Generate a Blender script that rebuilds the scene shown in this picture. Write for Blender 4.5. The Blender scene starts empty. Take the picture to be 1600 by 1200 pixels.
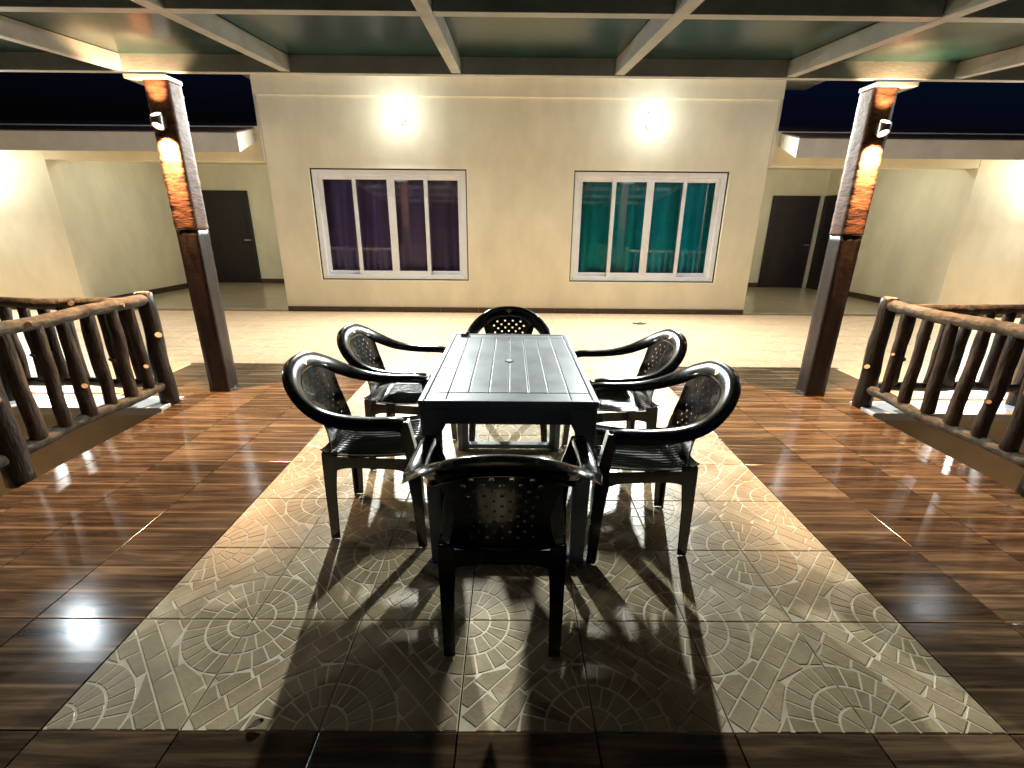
import bpy, bmesh, math, random
from mathutils import Vector, Matrix, noise

scene = bpy.context.scene
COL = scene.collection
R = math.radians

# ------------------------------------------------------------------ camera
CAM_H = 1.3839
pitch, roll, yaw = 0.32916, 0.00904, 0.00485
F = Vector((math.sin(yaw)*math.cos(pitch), math.cos(yaw)*math.cos(pitch), -math.sin(pitch)))
RT = F.cross(Vector((0, 0, 1))).normalized()
UP = RT.cross(F)
RT2 = RT*math.cos(roll) + UP*math.sin(roll)
UP2 = -RT*math.sin(roll) + UP*math.cos(roll)
cd = bpy.data.cameras.new('camera')
cd.sensor_width = 36.0
cd.lens = 723.85/1600*36.0
cd.clip_start = 0.02
cd.clip_end = 2000
cam = bpy.data.objects.new('camera', cd)
COL.objects.link(cam)
m = Matrix((RT2, UP2, -F)).transposed().to_4x4()
m.translation = Vector((0, 0, CAM_H))
cam.matrix_world = m
scene.camera = cam

# ------------------------------------------------------------------ night sky, moonless sun, exposure
w = bpy.data.worlds.new('World')
scene.world = w
w.use_nodes = True
nt = w.node_tree
bg = nt.nodes['Background']
sky = nt.nodes.new('ShaderNodeTexSky')
sky.sky_type = 'NISHITA'
sky.sun_disc = False
sky.sun_elevation = R(-3.0)
sky.sun_rotation = R(150)
tint = nt.nodes.new('ShaderNodeVectorMath'); tint.operation = 'MULTIPLY'
tint.inputs[1].default_value = (0.22, 0.5, 1.9)          # deep blue of the night sky
nt.links.new(sky.outputs[0], tint.inputs[0])
nt.links.new(tint.outputs[0], bg.inputs[0])
bg.inputs[1].default_value = 0.08
sd = bpy.data.lights.new('moon', 'SUN')
sd.energy = 0.003
sd.angle = R(0.5)
so = bpy.data.objects.new('moon', sd)
so.rotation_euler = (R(50), 0, R(150))
COL.objects.link(so)
scene.view_settings.view_transform = 'Standard'
scene.view_settings.look = 'None'
scene.view_settings.exposure = 0.52
scene.view_settings.gamma = 1.0
scene.cycles.use_denoising = True
scene.cycles.use_adaptive_sampling = True
scene.cycles.adaptive_threshold = 0.03
scene.cycles.max_bounces = 7
scene.cycles.diffuse_bounces = 4
scene.cycles.sample_clamp_indirect = 6.0
scene.cycles.caustics_reflective = False
scene.cycles.caustics_refractive = False

# ------------------------------------------------------------------ material helpers
def mat(name, col, rough=0.6, spec=0.5, metal=0.0, coat=0.0, var=0.0, vscale=8.0, vstretch=(1, 1, 1),
        bump=0.0, bscale=60.0, bstretch=(1, 1, 1), col2=None, island=0.0, objrand=0.0, rvar=0.0, emit=None, estr=0.0):
    mt = bpy.data.materials.new(name)
    mt.use_nodes = True
    n = mt.node_tree.nodes
    l = mt.node_tree.links
    b = n['Principled BSDF']
    b.inputs['Base Color'].default_value = (*col, 1)
    b.inputs['Roughness'].default_value = rough
    b.inputs['Specular IOR Level'].default_value = spec
    b.inputs['Metallic'].default_value = metal
    b.inputs['Coat Weight'].default_value = coat
    b.inputs['Coat Roughness'].default_value = 0.06
    if emit:
        b.inputs['Emission Color'].default_value = (*emit, 1)
        b.inputs['Emission Strength'].default_value = estr
    tc = n.new('ShaderNodeTexCoord')
    src = None
    if objrand:
        oi = n.new('ShaderNodeObjectInfo')
        add = n.new('ShaderNodeVectorMath'); add.operation = 'ADD'
        sc = n.new('ShaderNodeVectorMath'); sc.operation = 'SCALE'
        cmb = n.new('ShaderNodeCombineXYZ')
        for k in range(3): l.new(oi.outputs['Random'], cmb.inputs[k])
        l.new(cmb.outputs[0], sc.inputs[0]); sc.inputs['Scale'].default_value = 37.0
        l.new(tc.outputs['Object'], add.inputs[0]); l.new(sc.outputs[0], add.inputs[1])
        src = add.outputs[0]
    else:
        src = tc.outputs['Object']
    if var > 0 or col2 or island or objrand:
        mp = n.new('ShaderNodeMapping'); mp.inputs['Scale'].default_value = vstretch
        l.new(src, mp.inputs[0])
        nz = n.new('ShaderNodeTexNoise'); nz.inputs['Scale'].default_value = vscale
        nz.inputs['Detail'].default_value = 6; nz.inputs['Roughness'].default_value = 0.62
        l.new(mp.outputs[0], nz.inputs['Vector'])
        rp = n.new('ShaderNodeValToRGB')
        c2 = col2 or tuple(min(1, c*(1+var)) for c in col)
        c1 = col if col2 else tuple(c*(1-var) for c in col)
        rp.color_ramp.elements[0].position = 0.32; rp.color_ramp.elements[0].color = (*c1, 1)
        rp.color_ramp.elements[1].position = 0.68; rp.color_ramp.elements[1].color = (*c2, 1)
        l.new(nz.outputs['Fac'], rp.inputs[0])
        out = rp.outputs[0]
        if island or objrand:
            hs = n.new('ShaderNodeHueSaturation')
            mr = n.new('ShaderNodeMapRange')
            amt = island or objrand
            mr.inputs['To Min'].default_value = 1-amt; mr.inputs['To Max'].default_value = 1+amt
            if island:
                gi = n.new('ShaderNodeNewGeometry'); l.new(gi.outputs['Random Per Island'], mr.inputs[0])
            else:
                l.new(oi.outputs['Random'], mr.inputs[0])
            l.new(mr.outputs[0], hs.inputs['Value']); l.new(out, hs.inputs['Color'])
            out = hs.outputs[0]
        l.new(out, b.inputs['Base Color'])
        if rvar:
            m2 = n.new('ShaderNodeMapRange')
            m2.inputs['From Min'].default_value = 0.3; m2.inputs['From Max'].default_value = 0.7
            m2.inputs['To Min'].default_value = max(0.02, rough-rvar); m2.inputs['To Max'].default_value = rough+rvar
            l.new(nz.outputs['Fac'], m2.inputs[0]); l.new(m2.outputs[0], b.inputs['Roughness'])
    if bump > 0:
        mp = n.new('ShaderNodeMapping'); mp.inputs['Scale'].default_value = bstretch
        l.new(src, mp.inputs[0])
        nb = n.new('ShaderNodeTexNoise'); nb.inputs['Scale'].default_value = bscale; nb.inputs['Detail'].default_value = 5
        l.new(mp.outputs[0], nb.inputs['Vector'])
        bp = n.new('ShaderNodeBump'); bp.inputs['Strength'].default_value = bump; bp.inputs['Distance'].default_value = 0.01
        l.new(nb.outputs['Fac'], bp.inputs['Height']); l.new(bp.outputs[0], b.inputs['Normal'])
    return mt

def wood_tile_mat():
    mt = bpy.data.materials.new('printed_wood_tile')
    mt.use_nodes = True
    n = mt.node_tree.nodes; l = mt.node_tree.links
    b = n['Principled BSDF']
    tc = n.new('ShaderNodeTexCoord'); oi = n.new('ShaderNodeObjectInfo')
    cmb = n.new('ShaderNodeCombineXYZ')
    mul = n.new('ShaderNodeMath'); mul.operation = 'MULTIPLY'; mul.inputs[1].default_value = 53.0
    l.new(oi.outputs['Random'], mul.inputs[0])
    l.new(mul.outputs[0], cmb.inputs[0]); l.new(mul.outputs[0], cmb.inputs[2])
    add = n.new('ShaderNodeVectorMath'); add.operation = 'ADD'
    l.new(tc.outputs['Object'], add.inputs[0]); l.new(cmb.outputs[0], add.inputs[1])
    mp = n.new('ShaderNodeMapping'); mp.inputs['Scale'].default_value = (1.1, 17, 1)
    l.new(add.outputs[0], mp.inputs[0])
    nz = n.new('ShaderNodeTexNoise'); nz.inputs['Scale'].default_value = 1.6; nz.inputs['Detail'].default_value = 8
    nz.inputs['Roughness'].default_value = 0.65; nz.inputs['Distortion'].default_value = 0.6
    l.new(mp.outputs[0], nz.inputs['Vector'])
    rp = n.new('ShaderNodeValToRGB')
    e = rp.color_ramp.elements
    e[0].position = 0.28; e[0].color = (0.022, 0.012, 0.007, 1)
    e[1].position = 0.75; e[1].color = (0.25, 0.155, 0.085, 1)
    k = e.new(0.5); k.color = (0.088, 0.053, 0.030, 1)
    l.new(nz.outputs['Fac'], rp.inputs[0])
    # plank edges of the print: three planks a tile, worn pale edges
    sep = n.new('ShaderNodeSeparateXYZ'); l.new(tc.outputs['Object'], sep.inputs[0])
    d = n.new('ShaderNodeMath'); d.operation = 'MULTIPLY_ADD'; d.inputs[1].default_value = 1/0.1333; d.inputs[2].default_value = 1.5
    l.new(sep.outputs['Y'], d.inputs[0])
    fr = n.new('ShaderNodeMath'); fr.operation = 'FRACT'; l.new(d.outputs[0], fr.inputs[0])
    pp = n.new('ShaderNodeValToRGB')
    pe = pp.color_ramp.elements
    pe[0].position = 0.0; pe[0].color = (1.3, 1.3, 1.3, 1)
    pe[1].position = 0.09; pe[1].color = (0, 0, 0, 1)
    q = pe.new(0.93); q.color = (0, 0, 0, 1)
    q = pe.new(1.0); q.color = (0.55, 0.55, 0.55, 1)
    l.new(fr.outputs[0], pp.inputs[0])
    mg = n.new('ShaderNodeMath'); mg.operation = 'MULTIPLY'
    l.new(pp.outputs[0], mg.inputs[0])
    n2 = n.new('ShaderNodeTexNoise'); n2.inputs['Scale'].default_value = 5; l.new(add.outputs[0], n2.inputs['Vector'])
    l.new(n2.outputs['Fac'], mg.inputs[1])
    mx = n.new('ShaderNodeMix'); mx.data_type = 'RGBA'
    l.new(mg.outputs[0], mx.inputs['Factor']); l.new(rp.outputs[0], mx.inputs['A'])
    mx.inputs['B'].default_value = (0.44, 0.27, 0.14, 1)
    hs = n.new('ShaderNodeHueSaturation')
    hv = n.new('ShaderNodeMapRange'); hv.inputs['To Min'].default_value = 0.72; hv.inputs['To Max'].default_value = 1.35
    l.new(oi.outputs['Random'], hv.inputs[0]); l.new(hv.outputs[0], hs.inputs['Value'])
    l.new(mx.outputs['Result'], hs.inputs['Color']); l.new(hs.outputs[0], b.inputs['Base Color'])
    b.inputs['Roughness'].default_value = 0.11
    mr = n.new('ShaderNodeMapRange'); mr.inputs['To Min'].default_value = 0.09; mr.inputs['To Max'].default_value = 0.20
    l.new(n2.outputs['Fac'], mr.inputs[0]); l.new(mr.outputs[0], b.inputs['Roughness'])
    bp = n.new('ShaderNodeBump'); bp.inputs['Strength'].default_value = 0.05; bp.inputs['Distance'].default_value = 0.004
    l.new(nz.outputs['Fac'], bp.inputs['Height']); l.new(bp.outputs[0], b.inputs['Normal'])
    return mt

def glass_mat():
    mt = bpy.data.materials.new('window_glass')
    mt.use_nodes = True
    n = mt.node_tree.nodes; l = mt.node_tree.links
    n.remove(n['Principled BSDF'])
    out = n['Material Output']
    tr = n.new('ShaderNodeBsdfTransparent'); tr.inputs[0].default_value = (0.95, 0.97, 0.98, 1)
    gl = n.new('ShaderNodeBsdfGlossy'); gl.inputs['Roughness'].default_value = 0.02
    fr = n.new('ShaderNodeFresnel'); fr.inputs['IOR'].default_value = 1.55
    mul = n.new('ShaderNodeMath'); mul.operation = 'MULTIPLY_ADD'; mul.inputs[1].default_value = 1.6; mul.inputs[2].default_value = 0.02
    l.new(fr.outputs[0], mul.inputs[0])
    mx = n.new('ShaderNodeMixShader')
    l.new(mul.outputs[0], mx.inputs[0]); l.new(tr.outputs[0], mx.inputs[1]); l.new(gl.outputs[0], mx.inputs[2])
    l.new(mx.outputs[0], out.inputs['Surface'])
    return mt

M = {}
M['wall'] = mat('cream_wall_paint', (0.87, 0.81, 0.63), 0.75, 0.3, var=0.09, vscale=1.8, vstretch=(1, 1, .5), bump=0.16, bscale=22)
M['trim'] = mat('pale_trim_paint', (0.66, 0.62, 0.52), 0.6, 0.4, var=0.08, vscale=3, bump=0.08, bscale=40)
M['skirt'] = mat('dark_brown_skirting_tile', (0.075, 0.04, 0.022), 0.35, 0.5, var=0.4, vscale=5, vstretch=(1, 6, 6))
M['upvc'] = mat('white_window_plastic', (0.86, 0.87, 0.90), 0.35, 0.5, var=0.04, vscale=6)
M['gap'] = mat('dark_rubber_gasket', (0.02, 0.02, 0.02), 0.7)
M['glass'] = glass_mat()
M['purple'] = mat('navy_purple_curtain_cloth', (0.27, 0.20, 0.46), 0.8, 0.2, col2=(0.38, 0.24, 0.46), vscale=2.2, bump=0.2, bscale=300)
M['teal'] = mat('teal_curtain_cloth', (0.0, 0.62, 0.74), 0.7, 0.3, col2=(0.06, 0.80, 0.85), vscale=2.2, bump=0.2, bscale=300)
M['door'] = mat('dark_wooden_door', (0.022, 0.016, 0.018), 0.45, 0.5, var=0.3, vscale=4, vstretch=(8, 8, 1))
M['metal'] = mat('brushed_metal', (0.6, 0.6, 0.6), 0.3, 0.5, metal=1.0)
M['rooftile'] = mat('red_brown_roof_sheet', (0.12, 0.055, 0.04), 0.6, 0.4, var=0.35, vscale=6, bump=0.3, bscale=30)
M['veranda'] = mat('beige_polished_floor', (0.50, 0.42, 0.30), 0.18, 0.5, var=0.08, vscale=3)
M['wood_tile'] = wood_tile_mat()
M['joint'] = mat('dark_tile_joint', (0.022, 0.017, 0.013), 0.85, 0.2)
M['relief_joint'] = mat('pale_relief_groove', (0.78, 0.67, 0.47), 0.5, 0.35, var=0.25, vscale=7, objrand=0.10)
M['relief_stone'] = mat('beige_relief_stone', (0.45, 0.345, 0.205), 0.36, 0.45, var=0.28, vscale=4.5, island=0.10, bump=0.12, bscale=90, rvar=0.1)
M['pave_joint'] = mat('peach_relief_groove', (0.74, 0.51, 0.31), 0.5, 0.35, var=0.12, vscale=10, objrand=0.06)
M['pave_stone'] = mat('peach_relief_stone', (0.70, 0.485, 0.295), 0.34, 0.45, var=0.10, vscale=7, island=0.05, rvar=0.08)
M['plastic'] = mat('black_glossy_plastic', (0.008, 0.008, 0.010), 0.20, 0.6, coat=0.5, bump=0.015, bscale=90, rvar=0.05, var=0.3, vscale=14)
M['table_plastic'] = mat('dark_matte_table_plastic', (0.18, 0.21, 0.24), 0.44, 0.5, var=0.22, vscale=5, bump=0.06, bscale=240, rvar=0.09)
M['gold'] = mat('gold_sticker', (0.75, 0.58, 0.12), 0.35, 0.5, metal=0.4)
M['white_plastic'] = mat('white_plastic_cap', (0.85, 0.85, 0.82), 0.4)
M['beam'] = mat('pale_painted_steel', (0.45, 0.48, 0.48), 0.5, 0.45, var=0.18, vscale=5, bump=0.12, bscale=60)
M['panel'] = mat('dark_green_roof_sheet', (0.012, 0.048, 0.047), 0.24, 0.45, var=0.45, vscale=2.4, bump=0.1, bscale=14, objrand=0.15)
M['post_rough'] = mat('rough_hewn_brown_post', (0.020, 0.010, 0.007), 0.6, 0.25, col2=(0.20, 0.085, 0.045), vscale=13, vstretch=(.6, .6, 2.2), bump=0.3, bscale=26, bstretch=(1, 1, 2.6))
M['post_dark'] = mat('dark_shaded_post', (0.012, 0.008, 0.007), 0.36, 0.45, col2=(0.042, 0.027, 0.022), vscale=7, vstretch=(4, 4, 0.6), bump=0.25, bscale=20)  # dark brown, deepened to near black where the lamp light fades
M['bark'] = mat('brown_log_bark', (0.012, 0.008, 0.006), 0.62, 0.3, col2=(0.105, 0.074, 0.050), vscale=11, vstretch=(2.5, 2.5, .6), bump=1.0, bscale=16, bstretch=(3, 3, .7), objrand=0.3)
M['bark_dark'] = mat('black_brown_log_bark', (0.010, 0.008, 0.007), 0.4, 0.45, col2=(0.035, 0.026, 0.02), vscale=8, bump=1.0, bscale=16, bstretch=(3, 3, .7))
M['bark_grey'] = mat('grey_brown_rail_bark', (0.04, 0.033, 0.025), 0.75, 0.25, col2=(0.17, 0.145, 0.11), vscale=14, bump=1.0, bscale=20, bstretch=(2.5, .9, 2.5), objrand=0.2)
M['cut'] = mat('pale_cut_wood', (0.40, 0.27, 0.15), 0.6, 0.3, var=0.25, vscale=30)
M['pitwall'] = mat('cream_pit_wall', (0.66, 0.61, 0.46), 0.6, 0.4, var=0.15, vscale=2, bump=0.1, bscale=20)
M['ground'] = mat('dark_earth', (0.05, 0.045, 0.035), 0.9, 0.2, var=0.4, vscale=0.8)
M['kerb'] = mat('white_glazed_kerb_tile', (0.78, 0.80, 0.84), 0.2, 0.5, var=0.04, vscale=3)
M['fixture'] = mat('dark_bronze_lamp_body', (0.16, 0.13, 0.11), 0.35, 0.5, metal=0.6)
M['lamp_white'] = mat('glowing_white_diffuser', (0.9, 0.9, 0.9), 0.4, emit=(0.90, 1.0, 0.97), estr=9)
M['lamp_globe'] = mat('glowing_globe', (0.9, 0.9, 0.9), 0.4, emit=(0.85, 0.95, 1.0), estr=12)
M['lamp_warm'] = mat('glowing_warm_lens', (0.9, 0.85, 0.7), 0.4, emit=(1.0, 0.80, 0.52), estr=4.5)
M['leaf'] = mat('dry_brown_leaf', (0.08, 0.05, 0.025), 0.8)

# ------------------------------------------------------------------ mesh helpers
class MB:
    def __init__(s):
        s.v = []; s.f = []; s.m = []; s.sm = []
    def add(s, verts, faces, mi=0, smooth=False):
        o = len(s.v)
        s.v += [tuple(v) for v in verts]
        for f in faces:
            s.f.append(tuple(i+o for i in f)); s.m.append(mi); s.sm.append(smooth)
        return s
    def box(s, x0, x1, y0, y1, z0, z1, mi=0):
        v = [(x0, y0, z0), (x1, y0, z0), (x1, y1, z0), (x0, y1, z0), (x0, y0, z1), (x1, y0, z1), (x1, y1, z1), (x0, y1, z1)]
        return s.add(v, [(3, 2, 1, 0), (4, 5, 6, 7), (0, 1, 5, 4), (1, 2, 6, 5), (2, 3, 7, 6), (3, 0, 4, 7)], mi)
    def bbox(s, x0, x1, y0, y1, z0, z1, b=0.004, mi=0):
        # box with chamfered edges
        xs, ys, zs = (x0, x1), (y0, y1), (z0, z1)
        bm = bmesh.new()
        r = bmesh.ops.create_cube(bm, size=1.0)
        for v in bm.verts:
            v.co = Vector((xs[v.co.x > 0], ys[v.co.y > 0], zs[v.co.z > 0]))
        bmesh.ops.bevel(bm, geom=bm.edges[:], offset=b, segments=2, profile=0.6, affect='EDGES')
        bm.verts.index_update()
        s.add([v.co[:] for v in bm.verts], [[v.index for v in f.verts] for f in bm.faces], mi)
        bm.free()
        return s
    def rings(s, rings, closed=True, cap=True, mi=0, smooth=True, capmi=None):
        n = len(rings[0]); o = len(s.v)
        for r in rings: s.v += [tuple(p) for p in r]
        for i in range(len(rings)-1):
            for j in range(n if closed else n-1):
                a = o+i*n+j; b = o+i*n+(j+1) % n
                s.f.append((a, b, b+n, a+n)); s.m.append(mi); s.sm.append(smooth)
        if cap and closed:
            cm = mi if capmi is None else capmi
            s.f.append(tuple(o+j for j in range(n))[::-1]); s.m.append(cm); s.sm.append(False)
            e = o+(len(rings)-1)*n
            s.f.append(tuple(e+j for j in range(n))); s.m.append(cm); s.sm.append(False)
        return s
    def mesh(s, name, mats, sharp=None):
        me = bpy.data.meshes.new(name)
        me.from_pydata(s.v, [], s.f)
        for k in (mats if isinstance(mats, (list, tuple)) else [mats]):
            me.materials.append(M[k])
        me.polygons.foreach_set('material_index', s.m)
        me.polygons.foreach_set('use_smooth', s.sm)
        me.update()
        if sharp: me.set_sharp_from_angle(angle=R(sharp))
        return me
    def build(s, name, mats, parent=None, sharp=None):
        o = bpy.data.objects.new(name, s.mesh(name, mats, sharp))
        COL.objects.link(o)
        if parent: o.parent = parent
        return o

def bm_build(bm, name, mats, parent=None, smooth=True, sharp=40):
    bmesh.ops.recalc_face_normals(bm, faces=bm.faces[:])
    me = bpy.data.meshes.new(name)
    bm.to_mesh(me); bm.free()
    for k in (mats if isinstance(mats, (list, tuple)) else [mats]): me.materials.append(M[k])
    if smooth:
        me.polygons.foreach_set('use_smooth', [True]*len(me.polygons))
        me.set_sharp_from_angle(angle=R(sharp))
    o = bpy.data.objects.new(name, me); COL.objects.link(o)
    if parent: o.parent = parent
    return o

def inst(name, me, parent, loc, rz=0):
    o = bpy.data.objects.new(name, me); COL.objects.link(o)
    o.parent = parent; o.location = loc; o.rotation_euler = (0, 0, rz)
    return o

def empty(name, loc, rz=0):
    o = bpy.data.objects.new(name, None); COL.objects.link(o)
    o.location = loc; o.rotation_euler = (0, 0, rz); o.empty_display_size = 0.1
    return o

def tag(o, label=None, cat=None, group=None, kind=None):
    if label: o['label'] = label
    if cat: o['category'] = cat
    if group: o['group'] = group
    if kind: o['kind'] = kind
    return o

def copy_tree(o, parent=None):
    c = o.copy(); COL.objects.link(c); c.parent = parent
    for ch in list(o.children): copy_tree(ch, c)
    return c

# ------------------------------------------------------------------ the setting
T = 0.4
X0, Y0 = -1.3435, 0.9407          # corner of the relief-tile strip
XD0, XD1 = -2.70, 2.84            # deck edges along the log railings
YD = 4.66                         # far edge of the wooden deck
YW = 7.74                         # front wall of the house
WL, WR = -3.71, 3.905             # its two corners
PIT_Y = 3.40                      # far wall of the two light wells
EW = 3.30                         # how far the wooden floor goes sideways behind the wells

ground = MB().add([(-400, -400, -1.6), (400, -400, -1.6), (400, 400, -1.6), (-400, 400, -1.6)], [(0, 1, 2, 3)]).build('ground', 'ground')
tag(ground, kind='structure')

deck = MB().box(XD0, XD1, -2.2, PIT_Y, -0.30, -0.010)
deck.box(-EW, EW+0.1, PIT_Y+0.17, YD, -0.30, -0.010)
deck = deck.build('deck_floor', 'joint')
tag(deck, kind='structure')

def poly_area(p):
    return 0.5*sum(p[i][0]*p[(i+1) % len(p)][1]-p[(i+1) % len(p)][0]*p[i][1] for i in range(len(p)))

def clip(poly, h):
    for ax, sg in ((0, 1), (0, -1), (1, 1), (1, -1)):
        out = []
        for i in range(len(poly)):
            a, b = poly[i], poly[(i+1) % len(poly)]
            ia, ib = sg*a[ax] <= h, sg*b[ax] <= h
            if ia: out.append(a)
            if ia != ib:
                t = (sg*h-a[ax])/(b[ax]-a[ax])
                out.append((a[0]+t*(b[0]-a[0]), a[1]+t*(b[1]-a[1])))
        poly = out
        if len(poly) < 3: return []
    return poly

def relief_mesh(name, seed, mats, gap=0.0027, lift=0.0013, fine=0.022, bev=0.0016):
    """an embossed paving tile: stone fans in two opposite corners, slanting brick courses between them"""
    rng = random.Random(seed)
    h = T/2-0.0022
    RF = 0.222
    mb = MB()
    mb.bbox(-h, h, -h, h, -0.012, 0.0, 0.0015, 0)
    cells = []
    for cx, cy, a0 in ((-T/2, -T/2, 0.0), (T/2, T/2, math.pi)):
        rr = [0.012, 0.078, 0.148, RF]
        for k, nseg in enumerate((2, 5, 7)):
            off = rng.uniform(-0.06, 0.06)
            cuts = [a0 + (q+off*(0 < q < nseg)+(rng.uniform(-0.13, 0.13) if 0 < q < nseg else 0))/nseg*math.pi/2 for q in range(nseg+1)]
            for q in range(nseg):
                r0, r1 = rr[k]+gap, rr[k+1]-gap
                pts = []
                ns = 4 if fine < 0.04 else 2
                for z in range(ns+1):
                    g = gap/r0
                    a = cuts[q]+g+(cuts[q+1]-cuts[q]-2*g)*z/ns
                    pts.append((cx+r0*math.cos(a), cy+r0*math.sin(a)))
                for z in range(ns, -1, -1):
                    g = gap/r1
                    a = cuts[q]+g+(cuts[q+1]-cuts[q]-2*g)*z/ns
                    pts.append((cx+r1*math.cos(a), cy+r1*math.sin(a)))
                pts = clip(pts[::-1] if poly_area(pts) < 0 else pts, h-0.002)
                if pts: cells.append(pts)
    cw = 0.0605
    s2 = math.sqrt(0.5)
    for k in range(-5, 6):
        v0, v1 = (k-0.5)*cw+gap, (k+0.5)*cw-gap
        u = -0.34+rng.uniform(0, 0.1)
        while u < 0.34:
            L = rng.uniform(0.075, 0.15)
            j1, j2 = rng.uniform(-.006, .006), rng.uniform(-.006, .006)
            p = [(u+gap+j1, v0), (u+L-gap+j2, v0), (u+L-gap-j2, v1), (u+gap-j1, v1)]
            u += L
            p = [((a+b)*s2, (-a+b)*s2) for a, b in p]
            if poly_area(p) < 0: p = p[::-1]
            p = clip(p, h-0.002)
            if not p: continue
            # trim the brick along the rim of each fan
            for cx, cy in ((-T/2, -T/2), (T/2, T/2)):
                if len(p) < 3: break
                gx = sum(k[0] for k in p)/len(p)-cx; gy = sum(k[1] for k in p)/len(p)-cy
                gl = math.hypot(gx, gy); gx /= gl; gy /= gl
                for turn in (-.16, .16):
                    ex, ey = gx*math.cos(turn)-gy*math.sin(turn), gx*math.sin(turn)+gy*math.cos(turn)
                    lim = RF+gap*0.6
                    near = [k for k in p if math.hypot(k[0]-cx, k[1]-cy) < lim]
                    if not near: break
                    out = []
                    for i in range(len(p)):
                        a, b = p[i], p[(i+1) % len(p)]
                        da = (a[0]-cx)*ex+(a[1]-cy)*ey-lim; db = (b[0]-cx)*ex+(b[1]-cy)*ey-lim
                        if da >= 0: out.append(a)
                        if (da >= 0) != (db >= 0):
                            t = da/(da-db); out.append((a[0]+t*(b[0]-a[0]), a[1]+t*(b[1]-a[1])))
                    p = out
                    if len(p) < 3: break
            if len(p) < 3: continue
            q = [p[i] for i in range(len(p)) if math.dist(p[i], p[i-1]) > .001]
            if len(q) > 2 and abs(poly_area(q)) > 0.0003: cells.append(q)
    for c in cells:
        n = len(c)
        gx = sum(p[0] for p in c)/n; gy = sum(p[1] for p in c)/n
        rad = max(math.hypot(p[0]-gx, p[1]-gy) for p in c)
        k = 1-bev/rad*1.6
        lz = lift*rng.uniform(0.75, 1.15)
        lo = [(p[0], p[1], -0.0005) for p in c]
        hi = [(gx+(p[0]-gx)*k, gy+(p[1]-gy)*k, lz) for p in c]
        mb.add(lo+hi, [tuple(range(n, 2*n))]+[(i, (i+1) % n, n+(i+1) % n, n+i) for i in range(n)], 1)
    return mb.mesh(name, mats)

relief = [relief_mesh('relief_tile', 10+k, ('relief_joint', 'relief_stone')) for k in range(4)]
pave = [relief_mesh('paving_tile', 40+k, ('pave_joint', 'pave_stone'), gap=0.003, lift=0.0014, fine=0.06) for k in range(3)]
wood = MB().bbox(-T/2+.0023, T/2-.0023, -T/2+.0023, T/2-.0023, -0.012, 0.0, 0.0012).mesh('wood_tile', 'wood_tile')
rng = random.Random(5)

nrow_far = math.ceil((YD-Y0)/T)
cut_mesh = {}
def wood_piece(x0, x1, y0, y1):
    """a whole tile, or a tile cut to fit the edge of the floor"""
    wx, wy = round(x1-x0, 3), round(y1-y0, 3)
    if wx < 0.03 or wy < 0.03: return
    if abs(wx-T) < 1e-3 and abs(wy-T) < 1e-3: me = wood
    else:
        if (wx, wy) not in cut_mesh:
            cut_mesh[(wx, wy)] = MB().bbox(-wx/2+.0023, wx/2-.0023, -wy/2+.0023, wy/2-.0023, -0.012, 0.0, 0.0012).mesh('wood_tile', 'wood_tile')
        me = cut_mesh[(wx, wy)]
    inst('wood_tile', me, deck, ((x0+x1)/2, (y0+y1)/2, 0))

for j in range(-7, nrow_far):
    y0, y1 = Y0+j*T, min(Y0+(j+1)*T, YD)
    lo, hi = (XD0, XD1) if y0 < PIT_Y else (-EW, EW+0.1)
    for i in range(-5, 12):
        x0, x1 = X0+i*T, X0+(i+1)*T
        if j >= 0 and 0 <= i < 7:
            if y1-y0 > T-0.01:
                r = 0 if (i+j) % 2 == 0 else math.pi/2
                r += math.pi*rng.randint(0, 1)
                o = inst('relief_tile', relief[rng.randint(0, 3)], deck, ((x0+x1)/2, (y0+y1)/2, -0.0015), r)
            continue
        xa, xb = max(x0, lo), min(x1, hi)
        if xb-xa > 0.03: wood_piece(xa, xb, y0, y1)

for i in range(-5, 12):
    for lo, hi in ((-EW, XD0), (XD1, EW+0.1)):
        xa, xb = max(X0+i*T, lo), min(X0+(i+1)*T, hi)
        if xb-xa > 0.03: wood_piece(xa, xb, PIT_Y+0.175, Y0+7*T)

# courtyard of pale relief tiles between the deck and the house
court = MB().box(-14, 14, YD, YW+0.02, -0.30, -0.011)
court.box(-14, -EW, PIT_Y+0.16, YD, -0.30, -0.011)
court.box(EW+0.1, 14, PIT_Y+0.16, YD, -0.30, -0.011)
court = court.build('courtyard_floor', 'pave_joint')
tag(court, kind='structure')
jf = nrow_far-1
count = 0
for j in range(7, jf+10):
    for i in range(-13, 20):
        x = X0+(i+0.5)*T
        side = x < -EW-0.05 or x > EW+0.15
        y0, y1 = Y0+j*T, Y0+(j+1)*T
        if j < jf and not side: continue
        if j == jf and not side and not 0 <= i < 7: y0 = YD      # row cut along the wooden deck
        if (y0+y1)/2 > YW-0.1: continue
        turned = (i+j) % 2 == 1
        r = (math.pi/2 if turned else 0)+math.pi*rng.randint(0, 1)
        o = inst('paving_tile', pave[rng.randint(0, 2)], court, (x, (y0+y1)/2, -0.0015), r)
        k = (y1-y0)/T
        if k < .99: o.scale = (k, 1, 1) if turned else (1, k, 1)
        count += 1

# veranda floors inside the two recesses of the house, one low step up
for name, xa, xb in (('veranda_floor', -7.25, WL), ('veranda_floor', WR, 7.30)):
    v = MB().bbox(xa, xb, YW-0.02, 11.32, -0.25, 0.035, 0.006).build(name, 'veranda')
    tag(v, kind='structure')

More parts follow.
